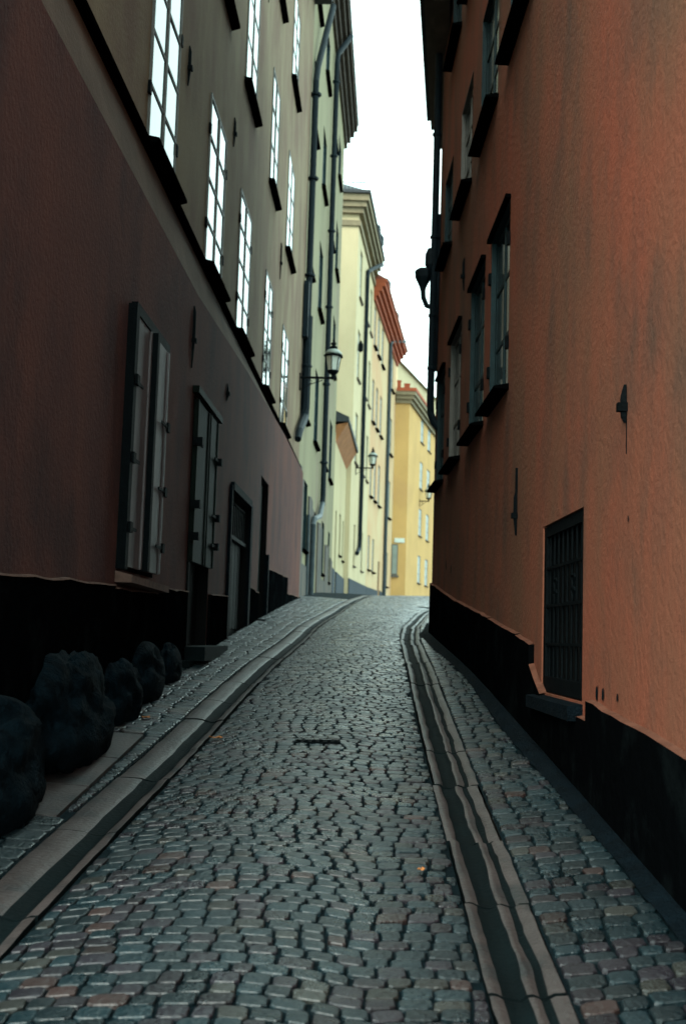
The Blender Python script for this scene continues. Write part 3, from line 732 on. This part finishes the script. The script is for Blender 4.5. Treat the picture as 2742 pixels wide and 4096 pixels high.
# gutters: long worn granite channel stones
def gutter(edge, width, prof, D0, D1, name, amp=.6):
    mb = MB(); D = D0
    while D < D1:
        L_ = R(.85, 1.25); ns = 13; g0 = D+.008; g1 = D+L_-.008; lift = R(-.004, .004); side = R(-.008, .008)
        rows = []
        for i in range(ns):
            t = g0+(g1-g0)*i/(ns-1); x0 = edge(t)+side; r_ = []
            for u, z, m in prof:
                wob = amp*(.022*noise.noise(Vector((u*5, t*2.6, 5)))+.012*noise.noise(Vector((u*9, t*9, 5)))) if 0 < u < 1 else .008*noise.noise(Vector((u*9, t*5, 2)))
                x = x0+width*u+wob; bow = .03*(1-(2*u-1)**2)*0
                r_.append((x, t+bow, gz(t)+z+lift+.005*noise.noise(Vector((x*8, t*4, 1)))))
            rows.append(r_)
        k = len(prof); n = len(mb.v)
        for r_ in rows: mb.v += r_
        for i in range(ns-1):
            for j in range(k-1): mb.f.append((n+i*k+j, n+i*k+j+1, n+(i+1)*k+j+1, n+(i+1)*k+j)); mb.m.append(prof[j][2])
        for e in (0, k-1):
            m0 = len(mb.v)
            for r_ in rows: x, y, z = r_[e]; mb.v += [(x, y, z), (x, y, z-.06)]
            for i in range(ns-1): mb.f.append((m0+2*i, m0+2*i+1, m0+2*i+3, m0+2*i+2)); mb.m.append(1)
        for e in (0, ns-1):
            m0 = len(mb.v); mb.v += list(rows[e])+[(x, y, z-.08) for x, y, z in rows[e]]
            for j in range(k-1): mb.f.append((m0+j, m0+j+1, m0+k+j+1, m0+k+j)); mb.m.append(1)
        D += L_
    base_ = MB()
    return struct(mb.build(name, [M['gutter'], M['gutdark']], smooth=True))
gutter(lambda D: ll(D)+.006, .298, [(0,.006,0),(.03,.010,0),(.2,.010,0),(.36,.008,0),(.46,.005,0),(.52,-.001,1),(.60,-.008,1),(.70,-.013,1),(.78,-.012,1),(.84,-.004,0),(.90,.004,0),(1,.006,0)], 2, 44, 'gutter', .3)
gutter(lambda D: rl(D)+.006, .263, [(0,.004,0),(.06,.006,0),(.13,.004,0),(.19,-.006,1),(.28,-.014,1),(.40,-.017,1),(.47,-.010,1),(.52,-.001,0),(.57,.002,0),(.62,-.002,0),(.68,-.007,1),(.74,-.009,1),(.80,-.003,0),(.86,.006,0),(1,.009,0)], 2, 44, 'gutter')
ub = MB(); cols_ = []
sheet(ub, ll, lr, 1, 44, -.055, 0, nx=1); sheet(ub, rl, rr2, 1, 44, -.055, 0, nx=1)
struct(ub.build('gutter_bed', M['joint']))

# ------------------------------------------------------------------ boulders
def boulder(x, D, rx, ry, h, label, seed, lean=0):
    mb = MB(); nu, nv = 56, 34; z0 = gz(D)-.12
    for j in range(nv+1):
        th = math.pi*j/nv
        for i in range(nu):
            ph = 2*math.pi*i/nu; d = Vector((math.sin(th)*math.cos(ph), math.sin(th)*math.sin(ph), math.cos(th)))
            k = 1+.42*noise.noise(d*1.4+Vector((seed*3.1, 0, 0)))+.20*noise.noise(d*3.2+Vector((0, seed*2.3, 0)))+.07*noise.noise(d*8)+.035*noise.noise(d*19)
            # flattened facets
            k = min(k, 1.02+.1*math.sin(seed))
            zz = d.z*k
            mb.v.append((x+rx*d.x*k+lean*zz*.1, D+ry*d.y*k, z0+(h+.12)*(.5+.5*zz)))
    for j in range(nv):
        for i in range(nu):
            a = j*nu+i; b = j*nu+(i+1) % nu; mb.f.append((a, b, b+nu, a+nu)); mb.m.append(0)
    tag(mb.build('boulder', M['rock'], smooth=True), label, 'boulder', 'boulders along the foot of the left wall')
boulder(-1.80, 4.9, .26, .55, .44, 'low boulder just inside the lower left edge, nearest of the row', 6)
boulder(-1.74, 6.05, .25, .62, .60, 'rounded boulder at the left edge, before the broad sloping one', 1)
boulder(-1.68, 7.45, .24, .85, .70, 'largest boulder with a broad sloping top, in the middle of the row', 2)
boulder(-1.64, 8.85, .18, .50, .50, 'small round topped boulder right behind the largest one', 3)
boulder(-1.60, 9.85, .17, .55, .52, 'taller knobbly boulder near the doorstep end of the row', 4)
boulder(-1.57, 10.9, .15, .42, .40, 'last small boulder, farthest up the row and touching the knobbly one', 5)

# ------------------------------------------------------------------ lanterns
def lantern(x, y, z, wx, wy, scale, label):
    root = thing('wall_lamp', label, 'lamp', (wx, wy, z-.1*scale), 'iron bracket lanterns along the street')
    s = scale
    a = MB(); a.tube([(wx, wy, z), (x, y, z)], .022*s+.006, 8)
    dx, dy = x-wx, y-wy
    pts = [(wx+dx*t, wy+dy*t, z-.28*s*(1-t)**1.5-.01) for t in (0,.12,.25,.4,.55,.7)]
    a.tube(pts, .010*s, 6)
    a.tube([(wx+dx*(.3+.08*math.cos(q)), wy+dy*(.3+.08*math.cos(q)), z-.10*s+.05*s*math.sin(q)) for q in [i*.6 for i in range(11)]], .007*s, 5)
    a.box((wx, wy, z-.1*s), (.03,.05,.2*s)); a.build('bracket', M['iron'], root)
    h = MB(); h.lathe((x,y,z-.03*s), [(.0,0),(.04*s,.0),(.05*s,.05*s),(.03*s,.08*s),(.045*s,.11*s),(.12*s,.15*s),(.135*s,.19*s),(.10*s,.20*s)], 12)
    h.build('lamp_base', M['iron'], root)
    gl = MB(); gl.ring_loft([[(x+r_*math.cos(math.pi/3*k+.3), y+r_*math.sin(math.pi/3*k+.3), z+zz) for k in range(6)] for r_, zz in ((.115*s,.16*s),(.175*s,.50*s))])
    gl.build('lamp_glass', M['lampglass'], root)
    f = MB()
    for k in range(6):
        q = math.pi/3*k+.3
        f.tube([(x+.122*s*math.cos(q), y+.122*s*math.sin(q), z+.15*s), (x+.185*s*math.cos(q), y+.185*s*math.sin(q), z+.52*s)], .012*s, 5)
    f.lathe((x,y,z), [(.125*s,.15*s),(.135*s,.15*s),(.137*s,.175*s),(.125*s,.175*s)], 12)
    f.lathe((x,y,z), [(.17*s,.50*s),(.215*s,.50*s),(.215*s,.545*s),(.17*s,.555*s)], 12)
    for k in range(6):
        q = math.pi/3*k+.3; f.lathe((x+.21*s*math.cos(q), y+.21*s*math.sin(q), z+.48*s), [(0,0),(.022*s,.02*s),(.022*s,.05*s),(0,.07*s)], 6)
    f.build('lamp_frame', M['iron'], root)
    c = MB(); c.lathe((x,y,z), [(.20*s,.55*s),(.19*s,.60*s),(.14*s,.655*s),(.08*s,.68*s)], 12); cp_ = c.build('lamp_roof', M['copper'], root, smooth=True)
    c = MB(); c.lathe((x,y,z), [(.06*s,.675*s),(.085*s,.70*s),(.09*s,.735*s),(.05*s,.76*s),(.04*s,.775*s),(.065*s,.80*s),(.06*s,.835*s),(.025*s,.85*s),(.03*s,.875*s),(.033*s,.89*s),(.012*s,.92*s),(0,.96*s)], 10)
    c.build('finial', M['iron'], cp_, smooth=True)
    return root
wp = UA.P(28.0, 0, 0); lantern(wp[0]+.80, wp[1]-.03, 7.83, wp[0], wp[1], 1.04, 'large black lantern on a long bracket at the end of the first left house')
wp = WC.P(54, 0, 0); lantern(wp[0]+.78, wp[1]-.08, 9.4, wp[0], wp[1], 1.05, 'middle sized looking lantern hanging before the peach house, beside the drainpipe')
wp = WE.P(82, 0, 0); lantern(wp[0]+.62, wp[1]-.13, 11.2, wp[0], wp[1], 1.35, 'smallest looking lantern farthest up the street, beside the red house corner')

# small things on the paving
def slotbar(x0, x1, D, label, wd=.035):
    mb = MB(); a = [(x0, D-wd), (x1, D-wd+.01), (x1, D+wd+.01), (x0, D+wd)]
    mb.hexa([(x, y, road_z(x,y)-.02) for x, y in a]+[(x, y, road_z(x,y)+.014) for x, y in a])
    for i in range(6):
        t = x0+(x1-x0)*(i+.5)/6; mb.box((t, D, road_z(t,D)+.017), (.012, wd*.8, .003))
    tag(mb.build('drain_cover', M['iron']), label, 'drain cover')
slotbar(-.28, .03, 8.2, 'narrow black iron drain cover across the middle of the setts')
slotbar(1.70, 2.08, 26.0, 'black drain cover at the crest by the red house corner', .07)
def fleaf(x, D, q, label):
    mb = MB(); n = 10; z = road_z(x, D)+.022; an = R(0, 6)
    ring = []
    for k in range(n):
        t = 6.283*k/n; r_ = q*(1+.35*math.cos(3*t)); ring.append((x+r_*math.cos(t+an), D+.7*r_*math.sin(t+an)))
    mb.v = [(a, b, z+.006*math.sin(i*2)) for i, (a, b) in enumerate(ring)]+[(a, b, z+.004+.006*math.sin(i*2)) for i, (a, b) in enumerate(ring)]
    mb.f = [tuple(reversed(range(n))), tuple(range(n, 2*n))]+[(i, (i+1) % n, n+(i+1) % n, n+i) for i in range(n)]; mb.m = [0]*len(mb.f)
    tag(mb.build('fallen_leaf', M['leaf']), label, 'leaf')
fleaf(-.83, 8.3, .04, 'orange fallen leaf at the edge of the left gutter')
fleaf(-1.42, 8.9, .03, 'tiny orange fallen leaf on the pavement beside the boulders')
fleaf(.40, 5.4, .015, 'tiny yellowish fallen leaf on the setts near the right gutter')

# ------------------------------------------------------------------ camera
F, RHO, PITCH = 2700., .031, math.atan(284/2700.)
cp, sp = math.cos(PITCH), math.sin(PITCH)
fw = Vector((0, cp, sp)); upv = Vector((0, -sp, cp)); rt = Vector((1, 0, 0))
cr = math.cos(RHO); sr = math.sin(RHO)
cx = rt*cr+upv*sr; cy = -rt*sr+upv*cr
cam = bpy.data.cameras.new('camera'); co = bpy.data.objects.new('camera', cam); col.objects.link(co)
co.matrix_world = Matrix(((cx.x, cy.x, -fw.x, 0), (cx.y, cy.y, -fw.y, 0), (cx.z, cy.z, -fw.z, 1.65), (0, 0, 0, 1)))
cam.sensor_fit = 'VERTICAL'; cam.sensor_height = 36; cam.sensor_width = 24; cam.lens = F/2342*36
cam.clip_end = 2000; cam.clip_start = .05
sc.camera = co
cam.dof.use_dof = True; cam.dof.focus_distance = 7.5; cam.dof.aperture_fstop = 2.8

# ------------------------------------------------------------------ light
SUN_EL, SUN_AZ = math.radians(40), math.radians(-153)     # azimuth from +Y towards +X
wd = bpy.data.worlds.new('World'); sc.world = wd; wd.use_nodes = True
N = wd.node_tree.nodes; L = wd.node_tree.links; bg = N['Background']
sky = N.new('ShaderNodeTexSky'); sky.sky_type = 'NISHITA'; sky.sun_disc = False
sky.sun_elevation = SUN_EL; sky.sun_rotation = SUN_AZ; sky.air_density = 1; sky.dust_density = 6
mx = N.new('ShaderNodeMix'); mx.data_type = 'RGBA'; mx.inputs[0].default_value = .9
mx.inputs[7].default_value = (7.5, 10.2, 9.8, 1)       # even overcast cloud
L.new(sky.outputs[0], mx.inputs[6]); L.new(mx.outputs[2], bg.inputs[0]); bg.inputs[1].default_value = .1
sl_ = bpy.data.lights.new('sun', 'SUN'); sl_.energy = .65; sl_.angle = math.radians(35); sl_.color = (1, .93, .82)
so = bpy.data.objects.new('sun', sl_); col.objects.link(so)
d = Vector((math.sin(SUN_AZ)*math.cos(SUN_EL), math.cos(SUN_AZ)*math.cos(SUN_EL), math.sin(SUN_EL)))
so.rotation_euler = (-d).to_track_quat('-Z', 'Y').to_euler(); so.location = (10, 10, 30)
vs = sc.view_settings; vs.view_transform = 'Standard'; vs.look = 'None'; vs.exposure = 1.75; vs.gamma = 1
sc.cycles.max_bounces = 8; sc.cycles.diffuse_bounces = 5
